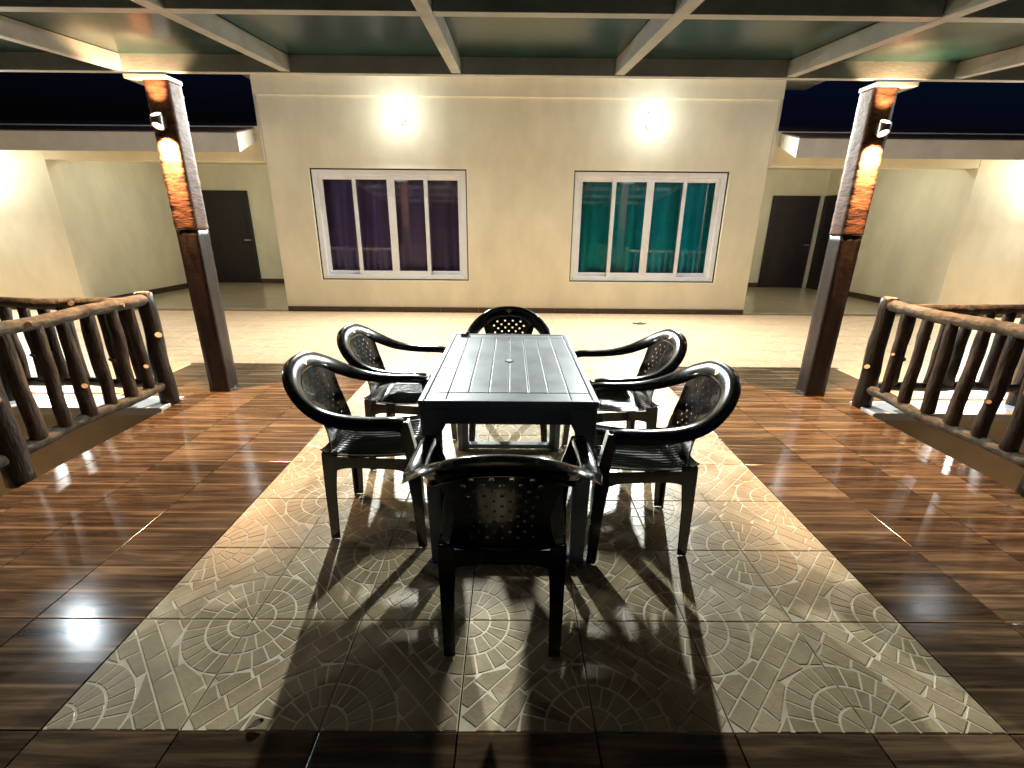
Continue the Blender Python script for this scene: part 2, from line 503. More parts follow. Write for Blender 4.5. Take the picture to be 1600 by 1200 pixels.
# the two sunken light wells beside the deck
for sx, xin in ((-1, XD0), (1, XD1)):
    pit = empty('light_well', (xin, PIT_Y, -1.0))
    tag(pit, kind='structure')
    a, b = (xin-4.2, xin) if sx < 0 else (xin, xin+4.2)
    o = MB().box(a, b, -2.5, PIT_Y+0.16, -1.12, -1.0).build('well_floor', 'pitwall'); o.parent = pit; o.matrix_parent_inverse = Matrix.Translation((xin, PIT_Y, -1.0)).inverted()
    o = MB().box(a, b, PIT_Y+0.005, PIT_Y+0.155, -1.0, -0.052).build('well_wall', 'pitwall'); o.parent = pit; o.matrix_parent_inverse = Matrix.Translation((xin, PIT_Y, -1.0)).inverted()
    # row of glazed tiles along the top of the well wall
    kerb0 = MB().bbox(-0.196, 0.196, -0.10, 0.17, -0.05, 0.012, 0.004).mesh('kerb_tile', 'kerb')
    for q in range(10):
        xx = (xin-0.02-0.2-q*0.398) if sx < 0 else (xin+0.02+0.2+q*0.398)
        inst('kerb_tile', kerb0, pit, (xx-xin, 0.07, 1.0))

# ------------------------------------------------------------------ the house
house = empty('guest_house', (0.1, YW, 0))
tag(house, 'cream painted guest house block with two sliding windows behind the courtyard', 'building')
INV = Matrix.Translation((0.1, YW, 0)).inverted()
def hp(mb, name, mats, parent=None, inv=INV, sharp=None):
    par = parent or house
    o = mb.build(name, mats, par, sharp)
    if par.type == 'EMPTY': o.matrix_parent_inverse = inv
    return o
WZ0, WZ1 = 0.52, 2.195
wins = [(-3.09, -0.688), (0.962, 3.345)]
wall = MB()
xs = [WL, wins[0][0], wins[0][1], wins[1][0], wins[1][1], WR]
th = 0.23
for k in range(5):
    if k in (1, 3):
        wall.box(xs[k], xs[k+1], YW, YW+th, 0.0, WZ0); wall.box(xs[k], xs[k+1], YW, YW+th, WZ1, 3.15)
    else:
        wall.box(xs[k], xs[k+1], YW, YW+th, 0.0, 3.15)
wall.box(WL, WL+0.2, YW+th, 11.3, 0, 3.15); wall.box(WR-0.2, WR, YW+th, 11.3, 0, 3.15)
wall.box(WL+0.2, WR-0.2, 11.1, 11.3, 0, 3.15)
hp(wall, 'front_wall', 'wall')
up = MB().box(WL-0.02, WR+0.02, YW-0.03, YW-0.002, 2.27, 3.15)
hp(MB().bbox(WL-0.045, WL-0.002, YW-0.035, YW+0.3, 2.27, 3.15, 0.005), 'corner_band', 'trim')
hp(MB().bbox(WR+0.002, WR+0.045, YW-0.035, YW+0.3, 2.27, 3.15, 0.005), 'corner_band', 'trim')
hp(MB().bbox(WL-0.05, WR+0.05, YW-0.028, YW+0.4, 3.152, 3.44, 0.006), 'parapet_band', 'wall')
hp(MB().box(WL-0.24, WR+0.20, YW+0.42, YW+0.62, 2.5, 3.46), 'parapet_return', 'wall')
hp(MB().bbox(WL-0.26, WR+0.72, YW-0.16, YW+0.66, 3.36 + 0.085, 3.56, 0.006), 'roof_slab', 'trim')
hp(MB().box(WL+0.0, WR-0.0, YW+0.67, 11.3, 3.152, 3.3), 'room_ceiling', 'trim')
# skirting tiles along the foot of the front wall
sk = MB().bbox(-0.3, 0.3, -0.012, -0.001, 0.002, 0.085, 0.002).mesh('skirting_tile', 'skirt')
nsk = 12
step = (WR-WL)/nsk
sk = MB().bbox(-step/2+.001, step/2-.001, -0.012, -0.001, -0.009, 0.085, 0.002).mesh('skirting_tile', 'skirt')
for k in range(nsk):
    o = inst('skirting_tile', sk, house, (WL+step*(k+0.5), YW, 0)); o.matrix_parent_inverse = INV

def frame_ring(mb, x0, x1, z0, z1, w0, y0, y1, wb=None):
    wb = wb or w0
    mb.bbox(x0, x0+w0, y0, y1, z0, z1, 0.004); mb.bbox(x1-w0, x1, y0, y1, z0, z1, 0.004)
    mb.bbox(x0+w0, x1-w0, y0+.001, y1-.001, z1-w0, z1, 0.004); mb.bbox(x0+w0, x1-w0, y0+.001, y1-.001, z0, z0+wb, 0.004)
for wi, (a, b) in enumerate(wins):
    fr = MB()
    wn = MB(); frame_ring(wn, a+.018, b-.018, WZ0+.012, WZ1-.018, 0.075, YW+0.045, YW+0.15)
    win = hp(wn, 'window', 'upvc')
    win['label'] = ('white sliding window with dark purple curtains', 'white sliding window with teal curtains')[wi]
    g = MB(); frame_ring(g, a+.001, b-.001, WZ0+.001, WZ1-.001, 0.0165, YW+0.035, YW+0.16)
    hp(g, 'gasket', 'gap', win)
    ia, ib = a+.093, b-.093
    q = (ib-ia)/4
    s = 0.058
    spans = [(ia, ia+q+.03, YW+.105, YW+.14), (ia+q-.03, ia+2*q+.012, YW+.062, YW+.098), (ia+2*q+.0125, ia+3*q+.03, YW+.062, YW+.098), (ia+3*q-.03, ib, YW+.105, YW+.14)]
    for k, (xa, xb, ya, yb) in enumerate(spans):
        f = MB(); frame_ring(f, xa, xb, WZ0+.088, WZ1-.094, s, ya, yb)
        sash = hp(f, 'sash', 'upvc', win)
        hp(MB().box(xa+s-.004, xb-s+.004, (ya+yb)/2-.003, (ya+yb)/2+.003, WZ0+.088+s-.004, WZ1-.094-s+.004), 'pane', 'glass', win)
    for xx in (a+.06, b-.06):
        c = MB(); c.rings([[(xx+.007*math.cos(t*math.pi/4), YW+yy, WZ0+.05+.007*math.sin(t*math.pi/4)) for t in range(8)] for yy in (.0435, .046)])
        hp(c, 'drain_plug', 'gap', win)

# curtains behind the glass
def curtain(x0, x1, z0, z1, y, seed, mt, label, sway=0.05):
    rg = random.Random(seed)
    nx, nz = 110, 10
    ph = [rg.uniform(0, 6.28) for _ in range(4)]
    v = []
    for k in range(nz+1):
        t = k/nz
        for i in range(nx+1):
            s = i/nx
            x = x0+(x1-x0)*s+sway*math.sin(s*5+ph[3])*t*t
            fold = 0.065*math.sin(s*52+ph[0]+1.4*math.sin(s*7+ph[1]))+0.020*math.sin(s*97+ph[2]+2*t)
            v.append((x, y+fold*(0.45+0.75*t), z1+(z0-z1)*t))
    f = [(k*(nx+1)+i, k*(nx+1)+i+1, (k+1)*(nx+1)+i+1, (k+1)*(nx+1)+i) for k in range(nz) for i in range(nx)]
    root = empty('curtain', ((x0+x1)/2, y, z0))
    tag(root, label, 'curtain', None)
    inv = Matrix.Translation(root.location).inverted()
    mb = MB().add(v, f, 0, True)
    bm = bmesh.new(); me = mb.mesh('tmp', mt); bm.from_mesh(me)
    bmesh.ops.solidify(bm, geom=bm.faces[:], thickness=0.003)
    o = bm_build(bm, 'cloth', mt, root, True, 60); o.matrix_parent_inverse = inv
    rod = MB().rings([[(xx, y+.011*math.cos(t*.7854), z1+.02+.011*math.sin(t*.7854)) for t in range(8)] for xx in (x0-.05, x1+.05)])
    o = rod.build('curtain_rod', 'metal', root); o.matrix_parent_inverse = inv
    return root
curtain(-3.25, -0.5, 0.30, 2.14, YW+0.275, 3, 'purple', 'dark navy purple curtain hanging behind the left sliding window')
curtain(0.78, 3.55, 0.30, 2.14, YW+0.275, 8, 'teal', 'teal curtain hanging in folds behind the right sliding window')

# ------------------------------------------------------------------ side wings with deep porches and sloping sunshades
def wing(sx, x_in, x_corner, label):
    """sx -1 left, 1 right; x_in the side of the centre block, x_corner the front corner of the wing"""
    root = empty('side_wing', (x_corner, YW, 0)); tag(root, label, 'building')
    inv = Matrix.Translation((x_corner, YW, 0)).inverted()
    P = lambda mb, name, mats, par=None: hp(mb, name, mats, par or root, inv)
    def bx(xa, xb, *r): return (min(xa, xb), max(xa, xb), *r)
    out = x_corner+sx*6.5
    P(MB().box(*bx(x_corner, out, YW, YW+0.22, 0, 2.75)), 'front_wall', 'wall')
    P(MB().box(*bx(x_corner+sx*.005, x_corner+sx*0.22, YW+0.22, 11.3, 0, 2.75)), 'porch_side_wall', 'wall')
    P(MB().box(*bx(x_in+sx*.003, x_corner+sx*0.22, 11.3, 11.5, 0, 2.75)), 'porch_back_wall', 'wall')
    P(MB().box(*bx(x_in+sx*.003, x_corner-sx*.003, YW+.002, YW+0.22, 2.275, 2.75)), 'lintel_beam', 'wall')
    P(MB().box(*bx(x_in+sx*.003, x_corner+sx*.003, YW+.225, 11.3, 2.62, 2.75)), 'porch_ceiling', 'wall')
    P(MB().bbox(*bx(x_corner-sx*.014, x_corner-sx*.001, YW+.02, 11.29, 0.03, 0.14), 0.003), 'skirting', 'skirt')
    P(MB().bbox(*bx(x_in+sx*.02, x_corner-sx*.016, 11.286, 11.299, 0.03, 0.14), 0.003), 'skirting', 'skirt')
    P(MB().bbox(*bx(x_corner+sx*.02, out, YW-.013, YW-.001, -.009, 0.10), 0.003), 'skirting', 'skirt')
    # sloping sunshade with a deep pale fascia
    xe = x_in+sx*0.12
    ya, yb = YW-0.50, YW+0.75
    z0, z1 = 2.33, 2.575
    sl = 0.28
    zb = lambda y: (y-ya)*sl
    pr = [(ya, z0), (ya, z1), (yb, z1+zb(yb)), (yb, z0+zb(yb)+.12), (YW-.02, z0+zb(YW)+.06)]
    m1 = MB()
    for (q0, q1), mi in (((xe, out), 0),):
        A = [(q0, y, z) for y, z in pr]; B = [(q1, y, z) for y, z in pr]
        n = len(pr)
        m1.add(A+B, [tuple(range(n)), tuple(range(2*n-1, n-1, -1))]+[(i, n+i, n+(i+1) % n, (i+1) % n) for i in range(n)])
    bm = bmesh.new(); bm.from_mesh(m1.mesh('t', 'trim'))
    sun = bm_build(bm, 'sunshade', 'trim', root, False); sun.matrix_parent_inverse = inv
    # roof covering on the slope in separate sheets
    ns = 9
    for k in range(ns):
        a = xe+(out-xe)*k/ns; b = xe+(out-xe)*(k+1)/ns
        a, b = min(a, b)+.003, max(a, b)-.003
        t = 0.012
        m2 = MB()
        q = [(ya-.01, z1+.004), (yb, z1+zb(yb)+.004), (yb, z1+zb(yb)+.004+t), (ya-.01, z1+.004+t)]
        m2.add([(a, y, z) for y, z in q]+[(b, y, z) for y, z in q], [(0, 1, 2, 3), (7, 6, 5, 4), (0, 4, 5, 1), (1, 5, 6, 2), (2, 6, 7, 3), (3, 7, 4, 0)])
        o = P(m2, 'roof_sheet', 'rooftile', sun)
    P(MB().box(*bx(x_corner-sx*3.2, out, YW+.76, 11.5, 2.752, 2.9)), 'flat_roof', 'rooftile')
    return root, P
lw, PL = wing(-1, WL, -7.06, 'left cream side wing with sloping sunshade and one porch door')
rw, PR = wing(1, WR, 7.13, 'right cream side wing with sloping sunshade and two porch doors')
def door(P, x0, x1, y, side=None, parent=None):
    f = MB()
    f.bbox(x0, x1, y-.05, y-.004, 0.036, 2.08, .004)
    d = P(f, 'door', 'door')
    for k in range(2):
        P(MB().bbox(x0+.12, x1-.12, y-.058, y-.0505, .2+k*.95, 1.0+k*.9, .003), 'panel', 'door', d)
    h = MB()
    h.rings([[(x1-.07+.012*math.cos(t), y-.05-dy, 1.02+.012*math.sin(t)) for t in (0, 1.05, 2.1, 3.14, 4.19, 5.24)] for dy in (0.001, .05)])
    h.bbox(x1-.19, x1-.06, y-.11, y-.095, 1.008, 1.032, .003)
    P(h, 'handle', 'metal', d)
    return d
door(PL, -6.98, -5.95, 11.296)
PL(MB().bbox(-6.98, -5.95, 11.20, 11.285, 0.036, 0.044, .002), 'door_light_strip', 'metal')  # metal strip standing in for the line of light under the door
door(PR, 5.93, 6.98, 11.296)
f = MB().bbox(7.07, 7.115, 10.15, 11.22, 0.036, 2.08, .004)
d = PR(f, 'door', 'door')
PR(MB().bbox(7.062, 7.0695, 10.3, 11.08, 0.2, 1.9, .003), 'panel', 'door', d)
PR(MB().bbox(7.00, 7.015, 10.22, 10.36, 1.0, 1.025, .003), 'handle', 'metal', d)
PR(MB().bbox(6.985, 7.062, 11.225, 11.29, 0.036, 2.08, .003), 'door_jamb', 'trim')

# ------------------------------------------------------------------ pergola over the deck
pg = empty('pergola', (0.08, 3.79, 0))
tag(pg, 'pergola of pale steel beams and dark green roof sheets on two rough posts', 'pergola')
INVP = Matrix.Translation((0.08, 3.79, 0)).inverted()
ZB = 2.385
bxs = [-3.89, -2.735, -1.575, -0.39, 0.75, 1.95, 3.12, 4.28]
bys = [-0.07, 1.22, 2.513, 3.80]
BW, BD = 0.066, 0.10
SLOPE = 0.085                     # the roof falls gently towards the near side
def pp(mb, name, mats, parent=None, tilt=False):
    if tilt: mb.v = [(x, y, z+SLOPE*(y-3.79)) for x, y, z in mb.v]
    return hp(mb, name, mats, parent or pg, INVP)
for x in bxs:
    pp(MB().bbox(x-BW/2, x+BW/2, -1.2, 3.752, ZB+.002, ZB+BD, .004), 'rafter', 'beam', None, True)
for k, y in enumerate(bys):
    if k == len(bys)-1:
        pp(MB().bbox(bxs[0]-.3, bxs[-1]+.3, y-.046, y+.03, ZB-.004, ZB+BD+.02, .004), 'back_beam', 'beam', None, True)
    else:
        for i in range(len(bxs)-1):
            pp(MB().bbox(bxs[i]+BW/2+.001, bxs[i+1]-BW/2-.001, y-.035, y+.035, ZB+.006, ZB+BD-.01, .003), 'cross_beam', 'beam', None, True)
ys = [-1.2]+bys
for i in range(len(bxs)-1):
    for k in range(len(ys)-1):
        pp(MB().box(bxs[i]+.004, bxs[i+1]-.004, ys[k]+.004, ys[k+1]-.004, ZB+BD+.001+.001*((i+k) % 2), ZB+BD+.012), 'roof_sheet', 'panel', None, True)

def rough_post(cx, cy, w, z0, z1, seed, amp, mt, nz):
    rg = random.Random(seed)
    n = 5
    ring_xy = []
    for sd in range(4):
        for k in range(n):
            t = k/n-0.5
            ring_xy.append([(t, -.5), (.5, t), (-t, .5), (-.5, -t)][sd])
    rings = []
    for q in range(nz+1):
        z = z0+(z1-z0)*q/nz
        r = []
        for k, (x, y) in enumerate(ring_xy):
            c = abs(x) == .5 and abs(y) == .5
            d = 1+amp*(noise.noise((x*6+seed, y*6, z*17))*1.0+noise.noise((x*13, y*13+seed, z*45))*0.8)
            if c: d -= amp*1.2
            r.append((cx+x*w*d, cy+y*w*d, z))
        rings.append(r)
    return MB().rings(rings, smooth=True)
for s_, cx, cy in ((1, -2.515, 3.86), (2, 2.66, 3.86)):
    po = pp(rough_post(cx, cy, .158, -0.008, 1.335, s_*7, .012, 'post_dark', 30), 'post', 'post_dark')
    po['label'] = ('left post, dark brown and shade-darkened below and rough hewn above', 'right post, dark brown and shade-darkened below and rough hewn above')[s_-1]
    pp(rough_post(cx, cy, .166, 1.338, 2.335, s_*9+2, .024, 'post_rough', 90), 'rough_casing', 'post_rough', po)
    sg = -1 if s_ == 1 else 1
    xa, xb = sorted((cx+sg*.20, cx-sg*.088))
    pp(MB().bbox(xa, xb, cy-.105, cy+.088, 2.337, 2.366, .004), 'cap_plate', 'beam', po)

# ------------------------------------------------------------------ lamps
def light(name, kind, loc, energy, col, parent=None, **k):
    d = bpy.data.lights.new(name, kind); d.energy = energy; d.color = col
    for a, b in k.items(): setattr(d, a, b)
    o = bpy.data.objects.new(name, d); COL.objects.link(o); o.location = loc
    return o
COOL = (0.93, 1.0, 0.96)
def bulkhead(x, y, z, label, energy, halo=.026):
    root = empty('wall_lamp', (x, y, z)); tag(root, label, 'lamp', 'oval lamps on the house walls')
    n = 24
    ell = lambda a, b, yy: [(a*math.cos(t*2*math.pi/n), yy, b*math.sin(t*2*math.pi/n)) for t in range(n)]
    MB().rings([ell(.085, .125, -.001), ell(.088, .128, -.02), ell(.078, .118, -.032)], sharp if False else True).build('base_plate', 'white_plastic', root, 40)
    rr = [ell(.074*math.cos(q), .114*math.cos(q), -.0325-.06*math.sin(q)) for q in (0, .3, .6, .9, 1.2, 1.45)]
    MB().rings(rr).build('diffuser', 'lamp_white', root, 60)
    light('lamp_glow', 'POINT', (x, y-.42, z), energy*halo, COOL, shadow_soft_size=.03)
    l = light('lamp_beam', 'AREA', (x, y-.11, z), energy, COOL, shape='DISK', size=.14)
    l.rotation_euler = (R(-80), 0, 0)      # faces out from the wall and down to the courtyard
    return root
bulkhead(-1.647, YW-.002, 2.905, 'glowing oval wall lamp above the purple curtained window', 340)
bulkhead(2.057, YW-.002, 2.87, 'glowing oval wall lamp above the teal curtained window', 340)
bulkhead(-8.05, YW-.002, 2.05, 'glowing oval lamp on the left side wing wall', 200, .055)
bulkhead(8.15, YW-.002, 2.05, 'glowing oval lamp on the right side wing wall', 200, .055)

def porch_fill_lamp(x, y, z, label):  # unseen lamps behind the lintels, added to brighten the porches
    root = empty('added_ceiling_lamp', (x, y, z)); tag(root, label, 'lamp', 'unseen round lamps added to light the porches')
    n = 20
    ring = lambda r, zz: [(r*math.cos(t*2*math.pi/n), r*math.sin(t*2*math.pi/n), zz) for t in range(n)][::-1]
    MB().rings([ring(.12, -.001), ring(.125, -.03), ring(.115, -.035)]).build('base_plate', 'white_plastic', root, 40)
    MB().rings([ring(.105*math.cos(q), -.0355-.05*math.sin(q)) for q in (0, .4, .8, 1.2, 1.45)]).build('diffuser', 'lamp_white', root, 60)
    light('lamp_glow', 'POINT', (x, y, z-.14), 20, COOL, shadow_soft_size=.06)
porch_fill_lamp(-5.3, 8.22, 2.619, 'unseen round lamp added on the ceiling to light the left porch')
porch_fill_lamp(5.5, 8.22, 2.619, 'unseen round lamp added on the ceiling to light the right porch')

WARM = (1.0, 0.58, 0.28)
def sconce(cx, yf, z, label):
    root = empty('up_down_lamp', (cx, yf, z)); tag(root, label, 'lamp', 'up and down lamps on the pergola posts')
    n = 20
    c, r, lean = -.062, .038, .55
    def disc(sg, rad, h):
        # slanted mouth of the lamp, leaning out from the post
        return [(rad*math.cos(t*2*math.pi/n), c+rad*math.sin(t*2*math.pi/n), sg*(h+lean*rad*math.sin(t*2*math.pi/n))) for t in range(n)]
    MB().rings([disc(-1, .031, .036), disc(-1, r, .040), disc(-1, r+.001, .030), disc(1, r+.001, .030), disc(1, r, .040), disc(1, .031, .036)], cap=False).build('lamp_body', 'fixture', root, 40)
    MB().bbox(-.028, .028, c+.034, .004, -.035, .035, .004).build('wall_bracket', 'fixture', root)
    for sg in (-1, 1):
        MB().rings([disc(sg, .031, .034), disc(sg, .0305, .0385)]).build('lens', 'lamp_warm', root)
        l = light('lamp_glow', 'SPOT', (cx, yf+c-.012, z+sg*.050), 330 if sg < 0 else 36, WARM, shadow_soft_size=.02, spot_size=R(103), spot_blend=.42)
        l.rotation_euler = (R(-3) if sg < 0 else math.pi+R(12), 0, 0)
sconce(-2.515, 3.778, 2.07, 'glowing up and down lamp on the left pergola post')
sconce(2.66, 3.778, 2.07, 'glowing up and down lamp on the right pergola post')

# lamp standards beyond the light wells: their bulbs show as glare in the polished floor
def standard(x, y, z, label):
    root = empty('lamp_post', (x, y, -.012)); tag(root, label, 'lamp', 'lamp posts beside the light wells')
    n = 12
    ring = lambda r, zz: [(r*math.cos(t*2*math.pi/n), r*math.sin(t*2*math.pi/n), zz) for t in range(n)]
    MB().rings([ring(.09, 0), ring(.09, .03), ring(.04, .06), ring(.028, .9), ring(.024, z-.13)]).build('pole', 'fixture', root, 40)
    MB().rings([ring(.06, z-.13), ring(.07, z-.11), ring(.05, z-.09)]).build('collar', 'fixture', root, 40)
    MB().rings([ring(.12*math.sin(q*math.pi/9), z-.12*math.cos(q*math.pi/9)) for q in range(1, 9)]).build('globe', 'lamp_globe', root)
    light('lamp_glow', 'POINT', (x, y, z+.16), 42, (0.80, 0.92, 1.0), shadow_soft_size=.06)
standard(-4.50, 3.82, 2.52, 'lamp post with white globe beside the left light well')
standard(4.60, 3.98, 2.52, 'lamp post with white globe beside the right light well')

# ------------------------------------------------------------------ rustic log railings
def log_rings(p0, p1, r0, r1, seed, n=11, m=9, lump=.10, bend=.008):
    p0, p1 = Vector(p0), Vector(p1)
    ax = (p1-p0).normalized()
    u = ax.orthogonal().normalized(); v = ax.cross(u)
    rings = []
    for i in range(m+1):
        t = i/m
        c = p0.lerp(p1, t)
        env = math.sin(math.pi*t)
        c = c+u*bend*noise.noise((seed*3.1, t*2.3, 0))*2*env+v*bend*noise.noise((seed*1.7, 5, t*2.1))*2*env
        r = r0+(r1-r0)*t
        ring = []
        for k in range(n):
            a = 2*math.pi*k/n
            d = r*(1+lump*noise.noise((math.cos(a)*1.3+seed*5.3, math.sin(a)*1.3, t*m*.55+seed))+lump*.5*noise.noise((math.cos(a)*3+seed, math.sin(a)*3, t*m*1.3)))
            ring.append(c+u*math.cos(a)*d+v*math.sin(a)*d)
        rings.append(ring)
    # slightly rounded ends
    for e, q in ((0, 1), (-1, -2)):
        cc = sum(rings[e], Vector())/n
        tip = [cc+(p-cc)*.72 for p in rings[e]]
        if e == 0: rings.insert(0, [p-ax*.010 for p in tip])
        else: rings.append([p+ax*.010 for p in tip])
    return rings
rg = random.Random(21)
def log(name, p0, p1, r0, r1, mt, parent, seed, stubs=0, capmt=None, m=9, toward=None, **k):
    origin = Vector(p0)
    mb = MB().rings([[q-origin for q in r] for r in log_rings(p0, p1, r0, r1, seed, m=m, **k)], capmi=1 if capmt else None)
    o = mb.build(name, (mt, capmt) if capmt else mt, None)
    o.location = origin
    o.parent = parent; o.matrix_parent_inverse = Matrix.Translation(parent.location).inverted()
    for s in range(stubs):
        t = rg.uniform(.2, .8)
        c = Vector(p0).lerp(Vector(p1), t)-origin
        ax = (Vector(p1)-Vector(p0)).normalized()
        d = (toward if toward is not None and s == 0 else Vector((rg.uniform(-1, 1), rg.uniform(-1, 1), 0))).normalized()
        d = (d+ax*.75*(1 if ax.z > 0 else -1)).normalized()
        rr = r0*rg.uniform(.30, .44)
        L = r0*rg.uniform(1.5, 1.8)
        rb = log_rings(c, c+d*L, rr*1.25, rr, seed+s+50, n=8, m=2, lump=.1)
        st = MB().rings(rb[:-1], capmi=1).build('branch_stub', (mt, 'cut'), o)
    return o
H = 0.0
def railing(root_name, pts, posts, label, side_mt, zt=0.835, zb=0.16, nbal=6, face=Vector((0, -1, 0)), seed=1):
    """log railing along a straight run; posts: list of points, nbal balusters in each bay"""
    root = empty(root_name, (posts[0][0], posts[0][1], 0)); tag(root, label, 'railing', 'rustic log railings')
    sd = seed*17
    for k, p in enumerate(posts):
        if p[2]:
            log('post', (p[0], p[1], -0.012), (p[0]+rg.uniform(-.01, .01), p[1]+rg.uniform(-.01, .01), zt+.045), .066, .058, 'bark_dark', root, sd+k, stubs=1, capmt='cut', toward=face, m=11)
    for k in range(len(posts)-1):
        a, b = Vector((posts[k][0], posts[k][1], 0)), Vector((posts[k+1][0], posts[k+1][1], 0))
        d = (b-a).normalized()
        za = Vector((0, 0, zt)); zbv = Vector((0, 0, zb))
        log('top_rail', a-d*.02+za, b+d*.03+za, .044, .038, 'bark_grey', root, sd+10+k, stubs=2, m=18, lump=.16, bend=.018, capmt='cut')
        log('bottom_rail', a+d*.05+zbv, b-d*.05+zbv, .038, .036, 'bark_grey', root, sd+20+k, stubs=0, m=16, lump=.2, bend=.024)
        n = nbal[k] if isinstance(nbal, (list, tuple)) else nbal
        for q in range(n):
            t = (q+1)/(n+1)
            c = a.lerp(b, t)
            j = lambda s: Vector((rg.uniform(-s, s), rg.uniform(-s, s), 0))
            log('baluster', c+j(.008)+Vector((0, 0, zb+.028)), c+j(.012)+Vector((0, 0, zt-.02)), .039*rg.uniform(.9, 1.12), .034*rg.uniform(.9, 1.1), side_mt, root, sd+30+k*9+q, stubs=1 if rg.random() < .55 else 0, toward=face)
    return root
railing('log_railing', None, [(-2.765, 3.53, 1), (-2.755, 2.30, 1), (-2.75, 1.05, 1), (-2.75, -.2, 1)], 'rustic log railing running along the left edge of the wooden floor', 'bark', nbal=6, face=Vector((1, -.6, 0)), seed=1)
railing('log_railing', None, [(2.905, 3.56, 1), (2.885, 2.21, 1), (2.885, .95, 1), (2.885, -.3, 1)], 'rustic log railing running along the right edge of the wooden floor', 'bark', nbal=6, face=Vector((-1, -.6, 0)), seed=2)
railing('log_railing', None, [(-2.83, 3.56, 0), (-4.05, 3.56, 1), (-5.3, 3.56, 1)], 'rustic log railing across the far side of the left light well', 'bark', nbal=7, seed=3, zt=.80)
railing('log_railing', None, [(2.975, 3.59, 0), (4.2, 3.58, 1), (5.4, 3.58, 1)], 'rustic log railing across the far side of the right light well', 'bark', nbal=7, seed=4, zt=.80)

# ------------------------------------------------------------------ table
TX0, TX1, TY0, TY1, TZ = -0.348, 0.340, 1.632, 2.785, 0.755
tcx, tcy = (TX0+TX1)/2, (TY0+TY1)/2
tb = empty('dining_table', (tcx, tcy, 0))
tag(tb, 'dark grey slatted plastic table in the middle of the six chairs', 'table')
hx, hy = (TX1-TX0)/2, (TY1-TY0)/2
rim = MB()
for xa, xb, ya, yb in ((-hx, -hx+.022, -hy, hy), (hx-.022, hx, -hy, hy), (-hx+.0225, hx-.0225, -hy, -hy+.02), (-hx+.0225, hx-.0225, hy-.02, hy)):
    rim.bbox(xa, xb, ya, yb, TZ-.028, TZ+.002, .004)
rim.build('top_rim', 'table_plastic', tb)
nb = 8
ix0, ix1 = -hx+.024, hx-.024
ew = 0.078
pw = (ix1-ix0)/nb
for k in range(nb):
    xa, xb = ix0+pw*k+.0016, ix0+pw*(k+1)-.0016
    MB().bbox(xa, xb, -hy+.022+ew+.003, hy-.022-ew-.003, TZ-.022, TZ, .0028).build('plank', 'table_plastic', tb)
for sg in (-1, 1):
    for xa, xb in ((ix0, ix0+pw), (ix0+pw, ix1-pw), (ix1-pw, ix1)):
        ya, yb = sorted((sg*(hy-.0215), sg*(hy-.0215-ew)))
        MB().bbox(xa+.0016, xb-.0016, ya, yb, TZ-.022, TZ-.0005, .0028).build('end_board', 'table_plastic', tb)
MB().box(ix0, ix1, -hy+.022, hy-.022, TZ-.03, TZ-.0225).build('top_underlay', 'table_plastic', tb)
ap = MB()
for xa, xb, ya, yb in ((-hx+.012, -hx+.024, -hy+.10, hy-.10), (hx-.024, hx-.012, -hy+.10, hy-.10), (-hx+.10, hx-.10, -hy+.010, -hy+.022), (-hx+.10, hx-.10, hy-.022, hy-.010)):
    ap.bbox(xa, xb, ya, yb, TZ-.098, TZ-.029, .003)
ap.build('apron', 'table_plastic', tb)
def lprof(cx, cy, sx, sy, wx, wy, t):
    """L section with its outer corner at cx,cy, flanges running inward"""
    p = [(0, 0), (-sx*wx, 0), (-sx*wx, -sy*t), (-sx*t, -sy*t), (-sx*t, -sy*wy), (0, -sy*wy)]
    q = [(cx+a, cy+b) for a, b in p]
    if sx*sy < 0: q = q[::-1]
    return q
def lleg(mb, secs):
    rings = []
    for (cx, cy, z, sx, sy, wx, wy, t) in secs:
        rings.append([(x, y, z) for x, y in lprof(cx, cy, sx, sy, wx, wy, t)])
    bm = bmesh.new()
    b = MB().rings(rings, smooth=False)
    bm.from_mesh(b.mesh('t', 'plastic'))
    bmesh.ops.recalc_face_normals(bm, faces=bm.faces[:])
    bmesh.ops.bevel(bm, geom=[e for e in bm.edges if len(e.link_faces) == 2 and e.calc_face_angle() > 1.0], offset=.003, segments=2, affect='EDGES')
    bm.verts.index_update()
    mb.add([v.co[:] for v in bm.verts], [[v.index for v in f.verts] for f in bm.faces], 0, True)
    bm.free()
for sx in (-1, 1):
    for sy in (-1, 1):
        mb = MB()
        lleg(mb, [(sx*(hx-.018), sy*(hy-.016), 0, sx, sy, .06, .06, .03), (sx*(hx-.008), sy*(hy-.006), TZ-.13, sx, sy, .078, .078, .016), (sx*(hx-.006), sy*(hy-.004), TZ-.098, sx, sy, .096, .096, .014), (sx*(hx-.004), sy*(hy-.003), TZ-.0285, sx, sy, .11, .11, .014)])
        mb.build('leg', 'table_plastic', tb, 35)
for sy in (-1, 1):
    ya, yb = sorted((sy*(hy-.022), sy*(hy-.072)))
    MB().bbox(-hx+.079, hx-.079, ya, yb, .012, .042, .006).build('stretcher', 'table_plastic', tb)
n = 4
cap = MB().rings([[(.021*math.cos(t*math.pi/2), -.02+.026*math.sin(t*math.pi/2), z) for t in range(4)] for z in (TZ+.0005, TZ+.004)], smooth=False)
cap.build('hole_cap', 'white_plastic', tb)

clip_o = empty('table_clip', (-0.275, TY1-.055, TZ+.001)); tag(clip_o, 'small black clip lying at the far left corner of the table top', 'clip')
c = MB().bbox(-.022, .022, -.012, .012, 0, .012, .003); c.build('clip_body', 'plastic', clip_o)
c = MB().rings([[(.018+.011*math.cos(t*.7854), .02+.011*math.sin(t*.7854), z) for t in range(8)] for z in (.002, .02)]); c.build('clip_knob', 'plastic', clip_o, 40)

